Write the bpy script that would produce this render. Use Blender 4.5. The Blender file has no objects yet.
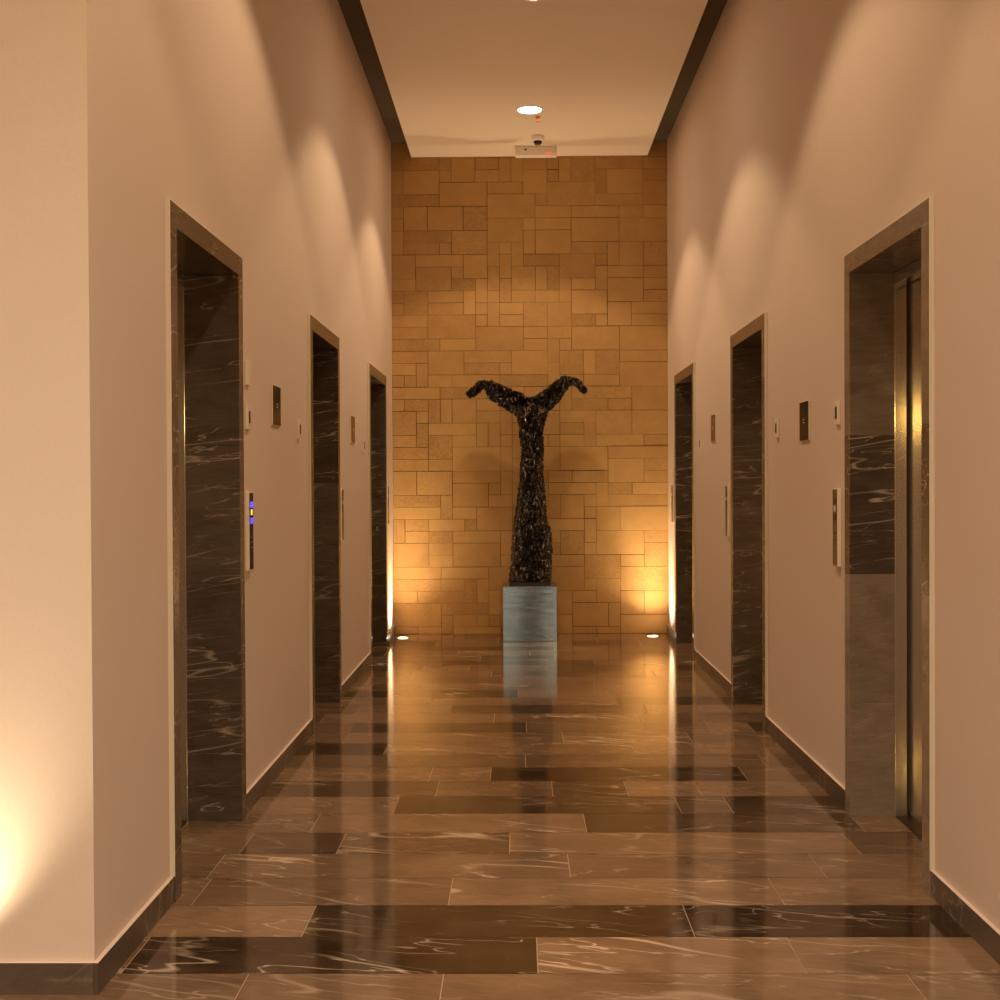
import bpy, bmesh, math, random
from mathutils import Vector, noise
S = bpy.context.scene
C = S.collection
R = math.radians

# ------------------------------------------------------------------ measures
WL, WR = -1.178, 1.404          # faces of the two long walls
YB = 12.208                     # brick wall at the end
YC = 3.565                      # where the corridor opens into the lobby
HC, HU = 4.475, 4.609           # dropped ceiling, ceiling above it
LX0, LX1, LY0 = -5.6, 5.8, -6.0 # lobby behind the viewer
WT = 0.45                       # wall thickness
DH = 2.362                      # height of the stone portals
PROUD = 0.018
ROW = 0.3027
DOORS_L = [(4.347, 5.487), (7.279, 8.466), (10.172, 11.470)]
DOORS_R = [(4.408, 5.544), (7.337, 8.509), (10.309, 11.550)]

# ------------------------------------------------------------------ materials
def newmat(name):
    m = bpy.data.materials.new(name); m.use_nodes = True
    nt = m.node_tree; b = nt.nodes['Principled BSDF']
    return m, nt, b
def N(nt, t, **k):
    n = nt.nodes.new(t)
    for a, v in k.items():
        if a.startswith('i_'):
            key = a[2:].replace('_', ' ')
            n.inputs[key].default_value = v
        else: setattr(n, a, v)
    return n
def L(nt, a, b): nt.links.new(a, b)
def math_n(nt, op, a, b=None, clamp=False):
    n = nt.nodes.new('ShaderNodeMath'); n.operation = op; n.use_clamp = clamp
    for i, v in enumerate((a, b)):
        if v is None: continue
        if isinstance(v, (int, float)): n.inputs[i].default_value = v
        else: nt.links.new(v, n.inputs[i])
    return n.outputs[0]
def ramp(nt, fac, stops):
    n = nt.nodes.new('ShaderNodeValToRGB')
    e = n.color_ramp.elements
    while len(e) < len(stops): e.new(0.5)
    for q, (p, c) in zip(e, stops):
        q.position = p; q.color = (*c, 1) if len(c) == 3 else c
    nt.links.new(fac, n.inputs[0]); return n.outputs[0]
def mix(nt, fac, a, b):
    n = nt.nodes.new('ShaderNodeMix'); n.data_type = 'RGBA'
    if isinstance(fac, (int, float)): n.inputs[0].default_value = fac
    else: nt.links.new(fac, n.inputs[0])
    for i, v in ((6, a), (7, b)):
        if isinstance(v, tuple): n.inputs[i].default_value = (*v, 1)
        else: nt.links.new(v, n.inputs[i])
    return n.outputs[2]

def plain(name, col, rough=.6, metal=0, bump=0, scale=200, spec=.5, coat=0):
    m, nt, b = newmat(name)
    b.inputs['Base Color'].default_value = (*col, 1)
    b.inputs['Roughness'].default_value = rough
    b.inputs['Metallic'].default_value = metal
    b.inputs['Specular IOR Level'].default_value = spec
    tc = N(nt, 'ShaderNodeTexCoord')
    nz = N(nt, 'ShaderNodeTexNoise', i_Scale=scale, i_Detail=3.0)
    L(nt, tc.outputs['Object'], nz.inputs['Vector'])
    c = mix(nt, nz.outputs['Fac'], tuple(v * .95 for v in col), tuple(min(1, v * 1.05) for v in col))
    L(nt, c, b.inputs['Base Color'])
    if bump:
        bp = N(nt, 'ShaderNodeBump', i_Strength=bump, i_Distance=.002)
        L(nt, nz.outputs['Fac'], bp.inputs['Height']); L(nt, bp.outputs[0], b.inputs['Normal'])
    return m

def stone(name, dark, light, vein, rough, seedscale=37.0, axis=(1, 1, 1), veinw=.02, spec=.5, rvar=.04, rot=(.15, .2, .5)):
    """polished marble; vertex colour 'tile' = (tone, vein amount, seed)"""
    m, nt, b = newmat(name)
    at = N(nt, 'ShaderNodeVertexColor', layer_name='tile')
    sp = N(nt, 'ShaderNodeSeparateColor'); L(nt, at.outputs[0], sp.inputs[0])
    tone, vamt, seed = sp.outputs
    tc = N(nt, 'ShaderNodeTexCoord')
    off = math_n(nt, 'MULTIPLY', seed, seedscale)
    cb = N(nt, 'ShaderNodeCombineXYZ'); L(nt, off, cb.inputs[0]); L(nt, off, cb.inputs[1]); L(nt, off, cb.inputs[2])
    ad = N(nt, 'ShaderNodeVectorMath', operation='ADD'); L(nt, tc.outputs['Object'], ad.inputs[0]); L(nt, cb.outputs[0], ad.inputs[1])
    mp = N(nt, 'ShaderNodeMapping'); L(nt, ad.outputs[0], mp.inputs['Vector']); mp.inputs['Scale'].default_value = axis
    mp.inputs['Rotation'].default_value = rot
    mpv = N(nt, 'ShaderNodeMapping'); L(nt, mp.outputs[0], mpv.inputs['Vector']); mpv.inputs['Scale'].default_value = (.42, 1.7, 1.7)
    def veins(scale, w, dist, detail=4.0):
        nz = N(nt, 'ShaderNodeTexNoise', i_Scale=scale, i_Detail=detail, i_Distortion=dist, i_Roughness=.5)
        L(nt, mpv.outputs[0], nz.inputs['Vector'])
        a = math_n(nt, 'ABSOLUTE', math_n(nt, 'SUBTRACT', nz.outputs['Fac'], .5))
        return math_n(nt, 'SUBTRACT', 1.0, math_n(nt, 'DIVIDE', a, w), clamp=True)
    v1 = veins(1.2, veinw, .25, 2.5); v2 = veins(3.3, veinw * .8, .35, 3.5)
    msk = N(nt, 'ShaderNodeTexNoise', i_Scale=2.3, i_Detail=2.0); L(nt, mp.outputs[0], msk.inputs['Vector'])
    mk = ramp(nt, msk.outputs['Fac'], [(.40, (0, 0, 0)), (.60, (1, 1, 1))])
    vv = math_n(nt, 'ADD', math_n(nt, 'MULTIPLY', v1, .7), math_n(nt, 'MULTIPLY', v2, .8))
    vv = math_n(nt, 'MULTIPLY', vv, mk)
    vv = math_n(nt, 'MULTIPLY', vv, math_n(nt, 'ADD', math_n(nt, 'MULTIPLY', vamt, 1.2), .18), clamp=True)
    cl = N(nt, 'ShaderNodeTexNoise', i_Scale=3.5, i_Detail=7.0, i_Roughness=.62, i_Distortion=.5); L(nt, mp.outputs[0], cl.inputs['Vector'])
    cloud = math_n(nt, 'MULTIPLY', math_n(nt, 'SUBTRACT', cl.outputs['Fac'], .5), .85)
    mp2 = N(nt, 'ShaderNodeMapping'); L(nt, mp.outputs[0], mp2.inputs['Vector']); mp2.inputs['Scale'].default_value = (1, 5, 5)
    gr = N(nt, 'ShaderNodeTexNoise', i_Scale=9.0, i_Detail=6.0, i_Roughness=.7); L(nt, mp2.outputs[0], gr.inputs['Vector'])
    cloud = math_n(nt, 'ADD', cloud, math_n(nt, 'MULTIPLY', math_n(nt, 'SUBTRACT', gr.outputs['Fac'], .5), .5))
    cloud = math_n(nt, 'MULTIPLY', cloud, math_n(nt, 'ADD', tone, .35))
    t = math_n(nt, 'ADD', tone, cloud, clamp=True)
    base = mix(nt, t, dark, light)
    # small pale flecks
    fl = N(nt, 'ShaderNodeTexNoise', i_Scale=55.0, i_Detail=3.0); L(nt, mp.outputs[0], fl.inputs['Vector'])
    fk = ramp(nt, fl.outputs['Fac'], [(.70, (0, 0, 0)), (.78, (1, 1, 1))])
    base = mix(nt, math_n(nt, 'MULTIPLY', fk, .35), base, vein)
    base = mix(nt, vv, base, vein)
    L(nt, base, b.inputs['Base Color'])
    rr = math_n(nt, 'ADD', math_n(nt, 'MULTIPLY', cl.outputs['Fac'], rvar), rough)
    L(nt, rr, b.inputs['Roughness'])
    b.inputs['Specular IOR Level'].default_value = spec
    return m

def sandstone():
    m, nt, b = newmat('honey_sandstone')
    at = N(nt, 'ShaderNodeVertexColor', layer_name='tile')
    sp = N(nt, 'ShaderNodeSeparateColor'); L(nt, at.outputs[0], sp.inputs[0])
    tone, rg, seed = sp.outputs
    tc = N(nt, 'ShaderNodeTexCoord')
    off = math_n(nt, 'MULTIPLY', seed, 31.0)
    cb = N(nt, 'ShaderNodeCombineXYZ'); L(nt, off, cb.inputs[0]); L(nt, off, cb.inputs[2])
    ad = N(nt, 'ShaderNodeVectorMath', operation='ADD'); L(nt, tc.outputs['Object'], ad.inputs[0]); L(nt, cb.outputs[0], ad.inputs[1])
    n1 = N(nt, 'ShaderNodeTexNoise', i_Scale=6.0, i_Detail=6.0, i_Roughness=.6); L(nt, ad.outputs[0], n1.inputs['Vector'])
    n2 = N(nt, 'ShaderNodeTexNoise', i_Scale=56.0, i_Detail=4.0, i_Roughness=.7); L(nt, ad.outputs[0], n2.inputs['Vector'])
    t = math_n(nt, 'ADD', tone, math_n(nt, 'MULTIPLY', math_n(nt, 'SUBTRACT', n1.outputs['Fac'], .5), .8), clamp=True)
    c = mix(nt, t, (.37, .205, .073), (.60, .365, .140))
    pit = ramp(nt, n2.outputs['Fac'], [(.38, (1, 1, 1)), (.52, (0, 0, 0))])
    pk = math_n(nt, 'MULTIPLY', pit, rg)
    c = mix(nt, math_n(nt, 'MULTIPLY', pk, .38), c, (.27, .13, .045))
    L(nt, c, b.inputs['Base Color'])
    b.inputs['Roughness'].default_value = .85; b.inputs['Specular IOR Level'].default_value = .25
    h = math_n(nt, 'SUBTRACT', math_n(nt, 'MULTIPLY', n2.outputs['Fac'], .4), pk)
    bp = N(nt, 'ShaderNodeBump', i_Strength=.5, i_Distance=.004)
    L(nt, h, bp.inputs['Height']); L(nt, bp.outputs[0], b.inputs['Normal'])
    return m

def brushed(name, col, rough=.25, aniso=.6, axis=(1, 1, 1), band=.12, metal=1.0, radial=False):
    m, nt, b = newmat(name)
    if radial:
        tg = N(nt, 'ShaderNodeTangent', direction_type='RADIAL', axis='Z'); L(nt, tg.outputs[0], b.inputs['Tangent'])
    tc = N(nt, 'ShaderNodeTexCoord'); mp = N(nt, 'ShaderNodeMapping'); L(nt, tc.outputs['Object'], mp.inputs['Vector'])
    mp.inputs['Scale'].default_value = axis
    nz = N(nt, 'ShaderNodeTexNoise', i_Scale=6.0, i_Detail=1.0 if radial else 5.0); L(nt, mp.outputs[0], nz.inputs['Vector'])
    c = mix(nt, nz.outputs['Fac'], tuple(v * (1 - band * 2) for v in col), tuple(min(1, v * (1 + band)) for v in col))
    L(nt, c, b.inputs['Base Color'])
    L(nt, math_n(nt, 'ADD', math_n(nt, 'MULTIPLY', nz.outputs['Fac'], .08), rough), b.inputs['Roughness'])
    b.inputs['Metallic'].default_value = metal
    b.inputs['Anisotropic'].default_value = aniso
    return m

def bronze():
    m, nt, b = newmat('dark_bronze')
    tc = N(nt, 'ShaderNodeTexCoord'); mp = N(nt, 'ShaderNodeMapping'); L(nt, tc.outputs['Object'], mp.inputs['Vector'])
    mp.inputs['Scale'].default_value = (1, 1, .38)
    n1 = N(nt, 'ShaderNodeTexNoise', i_Scale=56.0, i_Detail=5.0, i_Roughness=.65, i_Distortion=.8); L(nt, mp.outputs[0], n1.inputs['Vector'])
    vo = N(nt, 'ShaderNodeTexVoronoi', i_Scale=34.0, i_Randomness=1.0); L(nt, mp.outputs[0], vo.inputs['Vector'])
    c = ramp(nt, n1.outputs['Fac'], [(.3, (.005, .004, .003)), (.55, (.014, .011, .008)), (.66, (.62, .52, .41))])
    L(nt, c, b.inputs['Base Color'])
    b.inputs['Metallic'].default_value = .75
    L(nt, ramp(nt, n1.outputs['Fac'], [(.35, (.34, .34, .34)), (.65, (.18, .18, .18))]), b.inputs['Roughness'])
    h = math_n(nt, 'ADD', n1.outputs['Fac'], math_n(nt, 'MULTIPLY', vo.outputs['Distance'], .9))
    bp = N(nt, 'ShaderNodeBump', i_Strength=1.0, i_Distance=.022)
    L(nt, h, bp.inputs['Height']); L(nt, bp.outputs[0], b.inputs['Normal'])
    return m

def glow(name, col, strength):
    m, nt, b = newmat(name)
    b.inputs['Base Color'].default_value = (*col, 1)
    b.inputs['Emission Color'].default_value = (*col, 1)
    b.inputs['Emission Strength'].default_value = strength
    return m

M = {}
M['paint'] = plain('beige_wall_paint', (.74, .605, .51), .75, bump=.08, scale=160, spec=.25)
M['cream'] = plain('cream_edge_paint', (.78, .69, .55), .6)
M['ceil'] = plain('ceiling_paint', (.82, .69, .57), .85, spec=.2)
M['slab'] = plain('slot_shade_paint', (.10, .07, .045), .9, spec=.2)  # upper ceiling: the shadow in the slot is put into this dark colour
M['floor'] = stone('brown_marble_floor', (.030, .016, .008), (.42, .26, .152), (.74, .57, .42), .06, axis=(.8, 1.5, 1), veinw=.013, spec=.65)
M['grout'] = plain('tan_grout', (.46, .32, .20), .7)
M['jamb'] = stone('grey_brown_marble', (.050, .034, .022), (.34, .26, .185), (.50, .40, .30), .18, axis=(1.3, 1.3, 3.2), veinw=.010, rvar=.08, rot=(.25, .3, .1))
M['skirt'] = stone('brown_marble_skirting', (.05, .032, .02), (.30, .24, .18), (.45, .36, .28), .38)
M['steel'] = brushed('brushed_steel', (.62, .55, .44), .11, .92, (2.5, 2.5, .2), band=.04, radial=True, metal=.8)
M['steel_dark'] = brushed('dark_steel', (.10, .08, .06), .35, .2)
M['trimsteel'] = plain('satin_switch_steel', (.86, .80, .68), .35, metal=.1, spec=.5)
M['smoked'] = plain('smoked_glass', (.035, .018, .009), .12, spec=.5)
M['bronzeglass'] = plain('bronze_display_glass', (.16, .075, .025), .25, spec=.5)
M['black'] = plain('black_plastic', (.01, .008, .006), .3)
M['sand'] = sandstone()
M['mortar'] = plain('dark_mortar', (.05, .022, .007), .95)
M['bronze'] = bronze()
M['plinth'] = brushed('tarnished_steel_plate', (.37, .385, .34), .05, .0, (1.0, 1.0, 7), band=.2)
M['white'] = plain('white_plastic', (.88, .80, .72), .45)
M['lens'] = glow('lamp_diffuser', (1, .84, .6), 70)
M['uplens'] = glow('uplight_lens', (1, .86, .6), 30)
M['blue'] = glow('blue_indicator', (.09, .05, 1.0), 1.6)
M['yellow'] = glow('yellow_indicator', (1, .65, .12), 1.2)
M['red'] = glow('red_indicator', (1, .13, .05), .8)
M['redframe'] = plain('copper_bulb', (.55, .22, .08), .3, metal=.6)
mg, ntg, bg = newmat('clear_glass')
bg.inputs['Transmission Weight'].default_value = 1; bg.inputs['Roughness'].default_value = 0; bg.inputs['IOR'].default_value = 1.45
M['glass'] = mg

# ------------------------------------------------------------------ mesh helpers
def link(name, bm, mats, parent=None, smooth=False, loc=None):
    me = bpy.data.meshes.new(name); bm.normal_update(); bm.to_mesh(me); bm.free()
    for m in (mats if isinstance(mats, (list, tuple)) else [mats]): me.materials.append(M[m] if isinstance(m, str) else m)
    if smooth:
        for p in me.polygons: p.use_smooth = True
    o = bpy.data.objects.new(name, me); C.objects.link(o)
    if parent: o.parent = parent
    if loc: o.location = loc
    return o
def box(bm, x0, x1, y0, y1, z0, z1, mi=0, bev=0, col=None, lay=None):
    vs = [bm.verts.new((x, y, z)) for x in (x0, x1) for y in (y0, y1) for z in (z0, z1)]
    idx = [(0, 1, 3, 2), (4, 6, 7, 5), (0, 4, 5, 1), (2, 3, 7, 6), (0, 2, 6, 4), (1, 5, 7, 3)]
    old = set(bm.faces)
    fs = [bm.faces.new([vs[i] for i in f]) for f in idx]
    for f in fs: f.material_index = mi
    if bev:
        es = list({e for f in fs for e in f.edges})
        r = bmesh.ops.bevel(bm, geom=es, offset=bev, segments=2, affect='EDGES', profile=.6)
        fs = [f for f in bm.faces if f not in old]
        for f in fs: f.material_index = mi
    if lay is not None:
        for f in fs:
            for lp in f.loops: lp[lay] = (*col, 1)
    return fs
def BM(tile=False):
    bm = bmesh.new()
    if tile: return bm, bm.loops.layers.float_color.new('tile')
    return bm
def disc(bm, c, r, z, n=40, mi=0, up=1):
    vs = [bm.verts.new((c[0] + r * math.cos(2 * math.pi * i / n), c[1] + r * math.sin(2 * math.pi * i / n), z)) for i in range(n)]
    f = bm.faces.new(vs if up > 0 else vs[::-1]); f.material_index = mi
def lathe(bm, prof, n=40, mi=0, cap=False):
    rings = []
    for r, z in prof:
        rings.append([bm.verts.new((r * math.cos(2 * math.pi * i / n), r * math.sin(2 * math.pi * i / n), z)) for i in range(n)])
    for a, b in zip(rings, rings[1:]):
        for i in range(n):
            f = bm.faces.new((a[i], a[(i + 1) % n], b[(i + 1) % n], b[i])); f.material_index = mi
    if cap:
        bm.faces.new(rings[-1]).material_index = mi
        bm.faces.new(rings[0][::-1]).material_index = mi
    bmesh.ops.recalc_face_normals(bm, faces=bm.faces[:])
def tag(o, label=None, cat=None, group=None, kind=None):
    if label: o['label'] = label
    if cat: o['category'] = cat
    if group: o['group'] = group
    if kind: o['kind'] = kind
    return o
def empty(name, loc):
    o = bpy.data.objects.new(name, None); C.objects.link(o); o.location = loc; o.empty_display_size = .1
    return o
def struct(name, bm, mats, parent=None, **k):
    o = link(name, bm, mats, parent, **k)
    if not parent: o['kind'] = 'structure'
    return o

# ------------------------------------------------------------------ floor
rnd = random.Random(7)
# joints across the corridor, row by row (metres from the camera axis) and (tone, vein) of each tile between them
ROWS = {
 0: ([-.78, -.22, 1.10], [(.4, .2), (.42, .3), (.5, .2), (.45, .4)]),
 1: ([.05, .82], [(.04, .5), (.55, 1), (.5, .3)]),
 2: ([-.68, .54], [(.66, .6), (.05, .35), (.0, .2)]),
 3: ([-1.10, -.24, .88], [(.5, .5), (.42, .3), (.6, .9), (.5, .2)]),
 4: ([-1.12, .18, 1.09], [(.4, .2), (.5, .8), (.45, .3), (.5, .5)]),
 5: ([-1.07, -.70, -.04, 1.29], [(.5, .3), (.18, 0), (.34, .8), (.55, .6), (.3, .1)]),
 6: ([-.85, .27, 1.39], [(.45, .3), (.6, .8), (.16, .2), (.5, .2)]),
 7: ([-.54, .69, .91], [(.58, .4), (.15, .2), (.3, .6), (.08, .2)]),
 8: ([-.38, .15, .49, .82], [(.2, .2), (.4, .1), (.2, .9), (.6, .3), (.5, .1)]),
 9: ([-.43, -.14, 1.08], [(.5, .2), (.55, .2), (.07, .3), (.35, .1)]),
 10: ([1.23], [(.42, .2), (.35, .3)]),
 11: ([-.71, .60], [(.08, .0), (.55, .9), (.6, .2)]),
 12: ([.24, .94], [(.48, .4), (.6, 1), (.45, .6)]),
 13: ([-.97, .04, 1.09, 1.33], [(.4, .2), (.16, .1), (.42, .3), (.72, .2), (.15, 0)]),
 14: ([-1.18, -.15, .72], [(.28, .1), (.55, .4), (.5, .8), (.35, .2)]),
 15: ([-1.01, -.43, .79], [(.3, .1), (.5, .2), (.15, .1), (.6, .1)]),
 16: ([.63], [(.5, .6), (.12, .1)]),
}
bm, lay = BM(True)
Y0 = 3.7079 - ROW
fx0, fx1 = LX0, LX1
for f in box(bm, fx0, fx1, LY0, YB + .1, -.12, -.0015, mi=1): pass
k0 = math.floor((LY0 - Y0) / ROW); k1 = math.ceil((YB - Y0) / ROW)
for k in range(k0, k1):
    ya = max(Y0 + k * ROW, LY0); yb = min(Y0 + (k + 1) * ROW, YB + .02)
    g = .0016
    if k in ROWS: joints, tones = ROWS[k]
    else:
        joints = []; x = -1.6 + rnd.uniform(0, .9); tones = []
        while x < 1.9: joints.append(x); x += rnd.choice([.35, .6, .9, 1.2, 1.2])
        for i in range(len(joints) + 1): tones.append((rnd.choice([.08, .2, .35, .45, .5, .6]), rnd.choice([.1, .2, .4, .8])))
    lo, hi = (fx0, fx1) if yb <= YC else (WL - .4, WR + .4)
    js = list(joints); ts = list(tones)
    x = js[0]
    while x - 1.2 > lo: x -= 1.2; js.insert(0, x); ts.insert(0, (rnd.choice([.1, .35, .5, .6]), rnd.random()))
    x = js[-1]
    while x + 1.2 < hi: x += 1.2; js.append(x); ts.append((rnd.choice([.1, .35, .5, .6]), rnd.random()))
    ed = [lo] + js + [hi]
    for (a, b), (t, v) in zip(zip(ed, ed[1:]), ts):
        if b - a < .01: continue
        vs = [bm.verts.new(p) for p in ((a + g, ya + g, 0), (b - g, ya + g, 0), (b - g, yb - g, 0), (a + g, yb - g, 0))]
        f = bm.faces.new(vs); f.material_index = 0; sd = rnd.random()
        for lp in f.loops: lp[lay] = (t, v, sd, 1)
struct('floor', bm, ['floor', 'grout'])

# ------------------------------------------------------------------ long walls, cut by the lift openings
def long_wall(name, x0, x1, doors):
    bm = BM(); ys = YC
    for a, b in doors:
        box(bm, x0, x1, ys, a, 0, HU); box(bm, x0, x1, a, b, DH, HU); ys = b
    box(bm, x0, x1, ys, YB, 0, HU)
    bmesh.ops.remove_doubles(bm, verts=bm.verts[:], dist=1e-5)
    struct(name, bm, 'paint')
long_wall('wall_left', WL - WT, WL, DOORS_L)
long_wall('wall_right', WR, WR + WT, DOORS_R)

# lobby shell behind and beside the viewer
bm = BM(); box(bm, LX0, WL - WT, YC, YC + .2, 0, HU); struct('wall_front_left', bm, 'paint')
bm = BM(); box(bm, WR + WT, LX1, YC, YC + .2, 0, HU); struct('wall_front_right', bm, 'paint')
bm = BM(); box(bm, LX0 - .2, LX0, LY0, YC + .2, 0, HU); struct('wall_lobby_left', bm, 'paint')
bm = BM(); box(bm, LX1, LX1 + .2, LY0, YC + .2, 0, HU); struct('wall_lobby_right', bm, 'paint')
WX0, WX1, WZ1 = -1.15, 1.3, 3.35
bm = BM()
box(bm, LX0 - .2, WX0, LY0 - .2, LY0, 0, HU); box(bm, WX1, LX1 + .2, LY0 - .2, LY0, 0, HU); box(bm, WX0, WX1, LY0 - .2, LY0, WZ1, HU)
struct('wall_lobby_back', bm, 'paint')
w = empty('window_1', (0.15, LY0 - .1, 0)); w['kind'] = 'structure'
bm = BM()
for a, b in ((WX0, WX0 + .06), (.02, .58), (WX1 - .06, WX1)): box(bm, a - .15, b - .15, -.04, .04, 0, WZ1)  # wide centre post is added, unseen, to darken the middle of the plinth's reflection
for a, b in ((0, .08), (2.25, 2.31), (WZ1 - .06, WZ1)): box(bm, WX0 - .15, WX1 - .15, -.04, .04, a, b)
link('window_frame', bm, 'steel_dark', w)
bm = BM(); box(bm, WX0 - .15, WX1 - .15, -.004, .004, .02, WZ1 - .02); link('pane', bm, 'glass', w)

# ------------------------------------------------------------------ ceiling
PL, PR = -.988, 1.221
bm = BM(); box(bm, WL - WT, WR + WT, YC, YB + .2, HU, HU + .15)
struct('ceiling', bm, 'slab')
bm = BM(); box(bm, PL, PR, YC + .0, YB, HC, HU); struct('ceiling_panel', bm, 'ceil')
bm = BM(); box(bm, LX0 - .2, LX1 + .2, LY0 - .2, YC, HC, HU + .15); struct('ceiling_lobby', bm, 'ceil')

# ------------------------------------------------------------------ sandstone end wall
rnd = random.Random(21)
U = .1127
nx = round((WR - WL) / U); ux = (WR - WL) / nx
zs = [0.0, .068]
while zs[-1] < HU - .01: zs.append(min(HU, zs[-1] + U))
nz_ = len(zs) - 1
occ = [[False] * nx for _ in range(nz_)]
bm, lay = BM(True)
box(bm, WL - .3, WR + .3, YB + .008, YB + .2, 0, HU, mi=1)
for j in range(nz_ - 1, -1, -1):
    for i in range(nx):
        if occ[j][i]: continue
        ww, hh = rnd.choice([(1, 2), (2, 1), (2, 1), (3, 1), (4, 1), (3, 1), (3, 2), (2, 2), (4, 2), (3, 2), (1, 1), (1, 2), (4, 1)])
        w_ = 0
        while w_ < ww and i + w_ < nx and not occ[j][i + w_]: w_ += 1
        h_ = 1
        if hh == 2 and j > 0 and all(not occ[j - 1][i + q] for q in range(w_)): h_ = 2
        if i + w_ == nx - 1 and not occ[j][nx - 1] and (h_ == 1 or not occ[j - 1][nx - 1]): w_ += 1
        for q in range(w_):
            for r_ in range(h_): occ[j - r_][i + q] = True
        jit = lambda c: (rnd.uniform(-.02, .02) if False else 0)
        x0 = WL + i * ux; x1 = WL + (i + w_) * ux; z1 = zs[j + 1]; z0 = zs[j + 1 - h_]
        g = rnd.choice([.0008, .0016, .0026]); d = rnd.uniform(.0, .003)
        yf = YB - .002 - d
        A = [(x0 + g, z0 + g), (x1 - g, z0 + g), (x1 - g, z1 - g), (x0 + g, z1 - g)]
        e = .0015
        B = [(x0 + g + e, z0 + g + e), (x1 - g - e, z0 + g + e), (x1 - g - e, z1 - g - e), (x0 + g + e, z1 - g - e)]
        va = [bm.verts.new((x, YB + .010, z)) for x, z in A]; vb = [bm.verts.new((x, yf + e, z)) for x, z in A]; vc = [bm.verts.new((x, yf, z)) for x, z in B]
        fs = [bm.faces.new(vc)]
        for q in range(4):
            p = (q + 1) % 4
            fs.append(bm.faces.new((va[q], va[p], vb[p], vb[q]))); fs.append(bm.faces.new((vb[q], vb[p], vc[p], vc[q])))
        rough = rnd.random() ** 3
        cc = (min(1, max(0, rnd.gauss(.50, .08) - rough * .2)), rough, rnd.random(), 1)
        for f in fs:
            for lp in f.loops: lp[lay] = cc
bmesh.ops.recalc_face_normals(bm, faces=bm.faces[:])
struct('wall_back', bm, ['sand', 'mortar'])

# ------------------------------------------------------------------ skirting
BH, BT = .088, .014
rnd = random.Random(3)
def skirt(name, segs, side):
    bm, lay = BM(True)
    for x0, x1, y0, y1 in segs:
        along_y = (y1 - y0) > (x1 - x0)
        a, b = (y0, y1) if along_y else (x0, x1)
        p = a
        while p < b - 1e-4:
            q = min(p + 1.2, b)
            if b - q < .15: q = b
            xa, xb, ya, yb = (x0, x1, p + .0005, q - .0005) if along_y else (p + .0005, q - .0005, y0, y1)
            fs = box(bm, xa, xb, ya, yb, 0, BH, col=(rnd.uniform(.1, .45), rnd.random() * .6, rnd.random()), lay=lay)
            for f in fs:
                if f.normal.z > .5 or (f.calc_center_median().z > BH - .001): f.material_index = 1
            p = q
    struct(name, bm, ['skirt', 'paint'])
def runs(doors, y0):
    o = []; y = y0
    for a, b in doors: o.append((y, a)); y = b
    o.append((y, YB - .001)); return o
skirt('baseboard_left', [(WL, WL + BT, a, b) for a, b in runs(DOORS_L, YC - BT)], 0)
skirt('baseboard_right', [(WR - BT, WR, a, b) for a, b in runs(DOORS_R, YC - BT)], 0)
skirt('baseboard_front_left', [(LX0, WL, YC - BT, YC)], 0)
skirt('baseboard_front_right', [(WR, LX1, YC - BT, YC)], 0)

# ------------------------------------------------------------------ lift entrances
FW = .082
def entrance(n, side, ya, yb, depth, tones, rnd):
    """side -1: left wall, +1: right wall; tones: slabs of the reveal from the floor up"""
    W = WL if side < 0 else WR
    root = empty('door_%d' % n, (W, (ya + yb) / 2, 0)); root['kind'] = 'structure'
    hy = (yb - ya) / 2
    def bx(bm, d0, d1, y0, y1, z0, z1, **k):       # d measured into the wall
        a, b = side * d0, side * d1
        return box(bm, min(a, b), max(a, b), y0, y1, z0, z1, **k)
    for s in (-1, 1):
        bm, lay = BM(True)
        z = 0
        for zt, (t, v) in tones:
            sd = rnd.random()
            y0, y1 = sorted((s * hy, s * (hy - FW)))
            bx(bm, -PROUD, depth, y0, y1, z + (.0003 if z else 0), min(zt, DH - FW) - .0003, col=(t, v, sd), lay=lay, bev=.0015)
            z = zt
        link('stone_jamb', bm, 'jamb', root)
    bm, lay = BM(True)
    bx(bm, -PROUD, depth, -hy, hy, DH - FW, DH, col=(tones[-1][1][0], .4, rnd.random()), lay=lay, bev=.003)
    link('stone_head', bm, 'jamb', root)
    # pale painted edge where the raised stone meets the wall
    bm = BM()
    bx(bm, -PROUD + .001, 0, -hy - .0035, -hy, BH, DH + .0035)
    bx(bm, -PROUD + .001, 0, hy, hy + .0035, BH, DH + .0035)
    bx(bm, -PROUD + .001, 0, -hy, hy, DH, DH + .0035)
    link('edge_strip', bm, 'cream', root)
    # steel frame behind the stone
    for s in (-1, 1):
        bm = BM(); y0, y1 = sorted((s * (hy - FW + .02), s * (hy - FW - .004)))
        bx(bm, depth, depth + .05, y0, y1, 0, DH - FW, bev=.002); link('steel_jamb', bm, 'steel', root)
    bm = BM(); bx(bm, depth, depth + .05, -hy + FW, hy - FW, DH - FW - .05, DH - FW, bev=.002); link('steel_header', bm, 'steel', root)
    for s in (-1, 1):
        bm = BM(); y0, y1 = sorted((s * (hy - .02), s * .002))
        bx(bm, depth + .062, depth + .09, y0, y1, .008, DH - .02, bev=.002); p = link('door_panel', bm, 'steel', root)
        p['label'] = 'brushed steel sliding lift door panel'
    bm = BM(); bx(bm, depth + .002, depth + .11, -hy + FW, hy - FW, 0, .006, bev=.001); link('sill', bm, 'steel_dark', root)
    bm = BM(); bx(bm, depth + .1, depth + .13, -hy, hy, 0, DH); link('shaft_back', bm, 'black', root)
    return root
rnd = random.Random(11)
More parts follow.
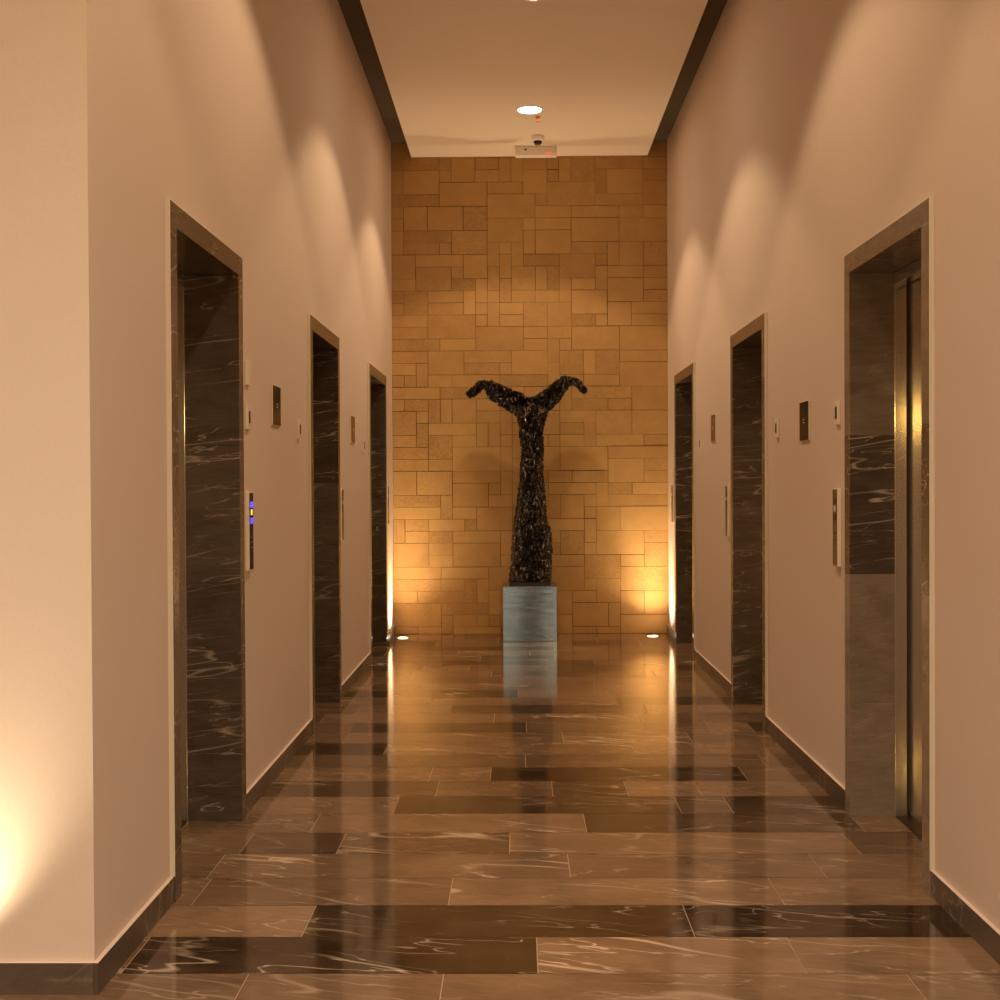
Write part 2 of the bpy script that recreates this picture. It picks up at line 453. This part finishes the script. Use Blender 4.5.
SL = [
 [(1.0, (.16, .6)), (1.57, (.26, .8)), (DH, (.20, .9))],
 [(.62, (.18, .3)), (1.42, (.20, .4)), (1.95, (.08, .9)), (DH, (.06, .6))],
 [(.62, (.10, .3)), (1.30, (.14, .9)), (DH, (.12, .6))],
]
SR = [
 [(.48, (.80, .1)), (1.02, (.68, .2)), (1.60, (.12, 1.0)), (DH, (.55, .1))],
 [(.60, (.30, .9)), (1.25, (.40, 1.0)), (1.85, (.30, 1.0)), (DH, (.22, .9))],
 [(.60, (.22, .2)), (1.10, (.12, .8)), (1.75, (.14, 1.0)), (DH, (.12, .6))],
]
for i, (a, b) in enumerate(DOORS_L): entrance(i + 1, -1, a, b, .21, SL[i], rnd)
for i, (a, b) in enumerate(DOORS_R): entrance(i + 4, 1, a, b, .17, SR[i], rnd)

# ------------------------------------------------------------------ wall fittings
def fitting(name, side, y, z, label, cat, group=None):
    o = empty(name, (WL if side < 0 else WR, y, z)); o.rotation_euler.z = 0 if side < 0 else math.pi
    return tag(o, label, cat, group)
# local: +x out of the wall; (for the right wall the empty is turned round)
def call_panel(side, y, z, label, lit):
    o = fitting('call_panel', side, y, z, label, 'call panel', 'tall lift call panels beside the doors')
    bm = BM(); box(bm, 0, .0165, -.04, .04, -.17, .17, bev=.002); link('housing', bm, 'trimsteel', o)
    bm = BM(); box(bm, .0165, .018, -.038, .036, -.166, .166); link('face_plate', bm, 'smoked' if lit else 'bronzeglass', o)
    for zz, m in ((.115, 'blue' if lit else 'steel_dark'), (.045, 'blue' if lit else 'steel_dark')):
        bm = BM(); box(bm, .018, .020, -.024, .024, zz - .013, zz + .013, bev=.001)
        b = link('button', bm, m, o)
        if lit: b['label'] = 'blue lit call button'
    bm = BM(); box(bm, .018, .0195, -.012, .012, .07, .094); link('floor_indicator', bm, 'yellow' if lit else 'trimsteel', o)
    bm = BM()
    for q in range(3): box(bm, .018, .0187, -.02, .02, -.03 - q * .022, -.022 - q * .022)
    link('speaker_slots', bm, 'steel_dark', o)
def display(side, y, z, label, lit=False):
    o = fitting('floor_display', side, y, z, label, 'lift display', 'dark floor display plates between the lifts')
    bm = BM(); box(bm, 0, .007, -.098, .098, -.098, .098, bev=.002); link('frame', bm, 'trimsteel', o)
    bm = BM(); box(bm, .007, .010, -.094, .094, -.094, .094, bev=.001); link('screen', bm, 'smoked' if lit else 'bronzeglass', o)
    bm = BM(); box(bm, .010, .0105, -.015, .015, .005, .009); box(bm, .010, .0105, -.015, .015, -.009, -.005); link('marking', bm, 'trimsteel', o)
def switch(side, y, z, label, hole=True):
    o = fitting('switch_plate', side, y, z, label, 'switch plate', 'small steel switch plates beside the lifts')
    bm = BM(); box(bm, 0, .012, -.027, .027, -.053, .053, bev=.002); link('plate', bm, 'trimsteel', o)
    if hole:
        bm = BM(); box(bm, .012, .0145, -.014, .014, -.026, .026, bev=.002); link('lens', bm, 'black', o)
call_panel(-1, 5.635, 1.205, 'tall narrow call panel with blue lit buttons right of the nearest left lift', True)
call_panel(-1, 8.580, 1.208, 'thin copper-toned call panel on the left wall beside the middle lift', False)
call_panel(-1, 11.62, 1.225, 'thin call panel on the left wall between the farthest lift and the brick', False)
call_panel(1, 5.715, 1.208, 'tall brass-coloured call panel left of the nearest right lift', False)
call_panel(1, 8.690, 1.220, 'narrow call panel on the right wall beside the middle lift', False)
call_panel(1, 11.75, 1.225, 'thin call panel on the right wall between the farthest lift and the brick', False)
display(-1, 6.30, 1.790, 'square dark glass floor display on the left wall between near and middle lifts', True)
display(-1, 9.21, 1.797, 'square bronze floor display on the left wall between middle and far lifts')
display(1, 6.37, 1.705, 'square dark glass floor display on the right wall between near and middle lifts', True)
display(1, 9.33, 1.800, 'square bronze floor display on the right wall between middle and far lifts')
switch(-1, 5.635, 1.892, 'small blank steel plate, topmost of the fittings beside the nearest left lift', False)
switch(-1, 5.635, 1.700, 'small steel plate with black lens directly above the blue lit call panel')
switch(-1, 6.950, 1.704, 'small steel plate on the left wall just before the middle lift')
switch(-1, 9.850, 1.706, 'small steel plate on the left wall just before the farthest lift')
switch(1, 5.715, 1.710, 'small steel plate above the brass-coloured call panel of the nearest right lift')
switch(1, 7.040, 1.700, 'small steel plate on the right wall just before the middle lift')
switch(1, 9.990, 1.708, 'small steel plate on the right wall just before the farthest lift')

# ------------------------------------------------------------------ plinth and sculpture
PX0, PX1, PY0, PY1, PZ = -.142, .340, 11.58, 12.06, .498
pl = empty('plinth', ((PX0 + PX1) / 2, (PY0 + PY1) / 2, 0))
tag(pl, 'square blue-grey polished metal plinth under the dark sculpture', 'plinth')
hw = (PX1 - PX0) / 2
bm = BM(); box(bm, -hw, hw, -.24, .24, 0, PZ - .006, bev=.003); link('body', bm, 'plinth', pl)
bm = BM(); box(bm, -hw - .002, hw + .002, -.242, .242, PZ - .006, PZ, bev=.002); link('top_plate', bm, 'plinth', pl)

def tube(bm, pts, n=20, dr=.75, closed=True):
    """pts: (x, y, z, r); ellipse section, narrower in depth"""
    rings = []
    P = [Vector(p[:3]) for p in pts]
    for i, p in enumerate(pts):
        t = (P[min(i + 1, len(P) - 1)] - P[max(i - 1, 0)]).normalized()
        s = Vector((0, 1, 0)); u = t.cross(s).normalized()
        rr = p[3]; d = p[4] if len(p) > 4 else rr * dr
        rings.append([bm.verts.new(P[i] + u * rr * math.cos(2 * math.pi * k / n) + s * d * math.sin(2 * math.pi * k / n)) for k in range(n)])
    for a, b in zip(rings, rings[1:]):
        for k in range(n): bm.faces.new((a[k], a[(k + 1) % n], b[(k + 1) % n], b[k]))
    bm.faces.new(rings[0]); bm.faces.new(rings[-1][::-1])
SY = 11.83
body = [(-.089, .294, .480), (-.078, .300, .56), (-.069, .304, .67), (-.060, .304, .854), (-.050, .298, .975), (-.046, .266, 1.03), (-.025, .256, 1.172), (.002, .243, 1.354),
        (.016, .232, 1.491), (.029, .230, 1.627), (.018, .232, 1.809), (.006, .237, 1.945), (-.006, .262, 2.008), (-.030, .285, 2.06), (.02, .25, 2.12), (.06, .21, 2.16)]
bm = BM()
ox = .1
rings = []
pts = [((a + b) / 2 - ox, 0, z - PZ, (b - a) / 2, max(.075, (b - a) / 2 * .8)) for a, b, z in body]
pts[0] = (pts[0][0], 0, -0.02, pts[0][3], pts[0][4])
tube(bm, pts, 28)
def T(l): return [(x - ox, y, z - PZ, r) for x, y, z, r in l]
tube(bm, T([(.14, 0, 2.05, .10), (.03, 0, 2.10, .095), (-.066, -.01, 2.15, .092), (-.17, -.01, 2.205, .086), (-.255, 0, 2.272, .072), (-.312, 0, 2.304, .044), (-.36, -.01, 2.277, .046), (-.41, -.02, 2.225, .040), (-.452, -.03, 2.187, .030)]), 18, .62)
tube(bm, T([(.10, 0, 2.05, .10), (.19, 0, 2.115, .09), (.27, 0, 2.158, .086), (.335, 0, 2.222, .078), (.388, 0, 2.284, .066), (.44, 0, 2.325, .055), (.51, -.01, 2.326, .038), (.56, -.02, 2.297, .036), (.59, -.02, 2.252, .033), (.622, -.03, 2.218, .022)]), 18, .62)
# folded rims that leave a dark trough along each arm
tube(bm, T([(.13, -.06, 2.150, .022), (.04, -.075, 2.185, .022), (-.07, -.07, 2.228, .022), (-.18, -.06, 2.292, .02), (-.26, -.04, 2.33, .018)]), 10, 1)
tube(bm, T([(.10, -.10, 2.02, .03), (0, -.085, 2.05, .028), (-.08, -.075, 2.085, .026), (-.16, -.07, 2.135, .024), (-.22, -.05, 2.20, .02)]), 10, 1)
tube(bm, T([(.13, -.06, 2.150, .022), (.22, -.065, 2.208, .022), (.31, -.06, 2.27, .02), (.37, -.045, 2.34, .018)]), 10, 1)
tube(bm, T([(.15, -.10, 2.00, .03), (.24, -.09, 2.04, .028), (.31, -.07, 2.10, .024), (.36, -.05, 2.18, .02)]), 10, 1)
# long bark-like folds down the trunk
rr_ = random.Random(5)
for q in range(15):
    z0 = rr_.uniform(.05, 1.15); z1 = z0 + rr_.uniform(.25, .55)
    th = rr_.uniform(-1.25, 1.25); seg = []
    for s in range(7):
        z = z0 + (z1 - z0) * s / 6
        zz = z + PZ
        for (a0, b0, c0), (a1, b1, c1) in zip(body, body[1:]):
            if c0 <= zz <= c1: t = (zz - c0) / (c1 - c0); a = a0 + (a1 - a0) * t; b = b0 + (b1 - b0) * t; break
        hwid = (b - a) / 2; dp = max(.075, hwid * .8); th2 = th + .12 * math.sin(s * 1.3 + q)
        seg.append(((a + b) / 2 - ox + .95 * hwid * math.sin(th2), -.95 * dp * math.cos(th2), z, .016 - .003 * abs(s - 3)))
    tube(bm, seg, 8, 1)
bmesh.ops.recalc_face_normals(bm, faces=bm.faces[:])
sc = link('sculpture', bm, 'bronze', loc=(ox, SY, PZ + .014), smooth=True)
tag(sc, 'tall dark bronze sculpture, rough trunk with two arms spread and drooping, on metal plinth', 'sculpture')
bm = BM(); box(bm, -.185, .19, -.15, .15, -.0138, .009, bev=.003); link('base_plate', bm, 'black', sc)
md = sc.modifiers.new('skin', 'REMESH'); md.mode = 'VOXEL'; md.voxel_size = .008; md.use_smooth_shade = True
def tex(n, kind, size, **k):
    t = bpy.data.textures.new(n, kind); 
    if hasattr(t, 'noise_scale'): t.noise_scale = size
    for a, v in k.items(): setattr(t, a, v)
    return t
for nm, kd, sz, st, kw in (('lumps', 'CLOUDS', .075, .045, {}), ('pits', 'CLOUDS', .020, .026, {'noise_depth': 3})):
    d = sc.modifiers.new(nm, 'DISPLACE'); d.texture = tex(nm, kd, sz, **kw); d.strength = st; d.mid_level = .5; d.texture_coords = 'LOCAL'

# settle the rough casting flat on its foot plate
bpy.context.view_layer.update()
dg = bpy.context.evaluated_depsgraph_get()
me2 = bpy.data.meshes.new_from_object(sc.evaluated_get(dg))
sc.modifiers.clear(); sc.data = me2
for v in me2.vertices:
    if v.co.z < .008: v.co.z = .008
for p in me2.polygons: p.use_smooth = True
me2.name = 'sculpture'

# ------------------------------------------------------------------ ceiling fittings
def downlight(y, label):
    o = empty('downlight', (.107, y, HC)); tag(o, label, 'ceiling light', 'recessed round downlights along the ceiling')
    bm = BM(); lathe(bm, [(.108, 0), (.106, -.005), (.096, -.006), (.094, -.002)], 48); link('trim_ring', bm, 'white', o)
    bm = BM(); disc(bm, (0, 0), .0945, -.003, 48, up=-1); link('diffuser', bm, 'lens', o)
LAMPS = [10.69, 8.17, 5.35]
downlight(LAMPS[0], 'round glowing downlight in the ceiling in front of the camera dome')
downlight(LAMPS[1], 'round glowing downlight cut by the top edge of the photo')

sp = empty('sprinkler', (.179, 10.90, HC)); tag(sp, 'small copper sprinkler head hanging just behind the glowing downlight', 'sprinkler')
bm = BM(); lathe(bm, [(.022, 0), (.020, -.008), (.008, -.010), (.008, -.022)], 20, cap=True); link('escutcheon', bm, 'redframe', sp)
bm = BM(); lathe(bm, [(.004, -.022), (.008, -.029), (.004, -.038)], 16, cap=True); link('bulb', bm, 'red', sp)
bm = BM(); lathe(bm, [(.003, -.038), (.016, -.040), (.016, -.042)], 16, cap=True); link('deflector', bm, 'redframe', sp)

cm = empty('security_camera', (.186, 11.50, HC)); tag(cm, 'small security camera with dark dome under the ceiling, above the white emergency light', 'camera')
bm = BM(); lathe(bm, [(.056, 0), (.056, -.03), (.052, -.042), (.040, -.046)], 36, cap=True); link('base', bm, 'white', cm)
bm = BM()
lathe(bm, [(.038 * math.cos(a), -.046 - .038 * math.sin(a)) for a in [i * math.pi / 16 for i in range(8)]], 32, cap=True); link('dome', bm, 'black', cm, smooth=True)

el = empty('emergency_light', (.176, 11.86, HC)); tag(el, 'white boxy emergency light with red indicator, hung from ceiling above the brick wall', 'emergency light')
bm = BM(); box(bm, -.19, .19, -.045, .045, -.094, -.008, bev=.012); link('case', bm, 'white', el)
bm = BM(); box(bm, -.20, .20, -.05, .05, -.008, 0, bev=.002); link('mounting_plate', bm, 'white', el)
bm = BM(); box(bm, -.175, -.160, -.049, -.044, -.05, -.02); link('clip', bm, 'trimsteel', el)
bm = BM(); box(bm, .160, .175, -.049, -.044, -.05, -.02); link('clip', bm, 'trimsteel', el)
bm = BM(); box(bm, -.106, -.088, -.049, -.044, -.046, -.030, bev=.002); link('sensor', bm, 'black', el)
bm = BM(); box(bm, .098, .132, -.048, -.044, -.082, -.062, bev=.002); link('indicator', bm, 'red', el)

# ------------------------------------------------------------------ floor uplights
def uplight(x, y, label):
    o = empty('floor_uplight', (x, y, 0)); tag(o, label, 'floor light', 'round uplights set in the floor')
    bm = BM(); lathe(bm, [(.055, .0005), (.053, .004), (.042, .004), (.040, .002)], 36); link('rim', bm, 'trimsteel', o)
    bm = BM(); disc(bm, (0, 0), .041, .0025, 36); link('lens', bm, 'uplens', o)
UP = [(-1.066, 11.90), (1.232, 11.98)]
uplight(*UP[0], 'glowing round uplight in the floor at the left corner of the brick wall')
uplight(*UP[1], 'glowing round uplight in the floor at the right corner of the brick wall')

# ------------------------------------------------------------------ lights
WARM = (1, .72, .44)
def spot(name, loc, target, w, size, blend, rad, col=WARM):
    l = bpy.data.lights.new(name, 'SPOT'); l.energy = w; l.spot_size = R(size); l.spot_blend = blend; l.shadow_soft_size = rad; l.color = col
    o = bpy.data.objects.new(name, l); C.objects.link(o); o.location = loc
    o.rotation_euler = (Vector(target) - Vector(loc)).to_track_quat('-Z', 'Y').to_euler(); return o
def area(name, loc, target, w, sx, sy, col=WARM):
    l = bpy.data.lights.new(name, 'AREA'); l.shape = 'RECTANGLE'; l.size = sx; l.size_y = sy; l.energy = w; l.color = col
    o = bpy.data.objects.new(name, l); C.objects.link(o); o.location = loc
    o.rotation_euler = (Vector(target) - Vector(loc)).to_track_quat('-Z', 'Y').to_euler(); return o
for y in LAMPS + [2.6]:
    spot('downlight_beam', (.107, y, HC - .012), (-.075, y, 0), 135, 112, .22, .09)
for x, y in UP:
    spot('uplight_beam', (x, y, .01), (x + (.02 if x < 0 else -.02), y + .02, 3), 112, 60, 1, .03, (1, .75, .42))
    spot('uplight_spill', (x, y, .012), (x, y - .4, 3), 68, 125, 1, .03, (1, .76, .46))
spot('column_uplight', (-1.53, 3.43, .01), (-1.53, 3.475, 3), 56, 86, 1, .04, (1, .84, .56))
for x in (-3.2, .1, 3.4):
    for y in (-3.5, .6):
        spot('lobby_downlight', (x, y, HC - .02), (x, y, 0), 310, 140, .6, .09, (1, .86, .68))
area('lobby_lamp', (-1.85, LY0 + .05, 2.25), (-1.85, 5, 2.25), 44, .9, .15, (1, .66, .20))
area('lobby_lamp', (1.85, LY0 + .05, 2.25), (1.85, 5, 2.25), 44, .9, .15, (1, .66, .20))

w = bpy.data.worlds.new('World'); S.world = w; w.use_nodes = True
w.node_tree.nodes['Background'].inputs[0].default_value = (1, .97, .88, 1)
w.node_tree.nodes['Background'].inputs[1].default_value = 1.2

# ------------------------------------------------------------------ camera
cam = bpy.data.cameras.new('Camera'); cam.sensor_width = 36; cam.lens = 36 * 1300 / 1000; cam.clip_start = .05
co = bpy.data.objects.new('Camera', cam); C.objects.link(co); S.camera = co
co.location = (0, 0, 1.4)
from mathutils import Matrix
yaw, pitch, roll = .0141, .0115, .0048
co.rotation_mode = 'QUATERNION'
m3 = Matrix.Rotation(yaw, 3, 'Z') @ Matrix.Rotation(math.pi / 2 - pitch, 3, 'X') @ Matrix.Rotation(-roll, 3, 'Z')
co.rotation_quaternion = m3.to_quaternion()

S.view_settings.view_transform = 'Standard'; S.view_settings.look = 'None'
S.view_settings.exposure = .13; S.view_settings.gamma = 1
S.cycles.use_denoising = True
S.cycles.sample_clamp_indirect = 8
S.cycles.max_bounces = 10; S.cycles.diffuse_bounces = 5
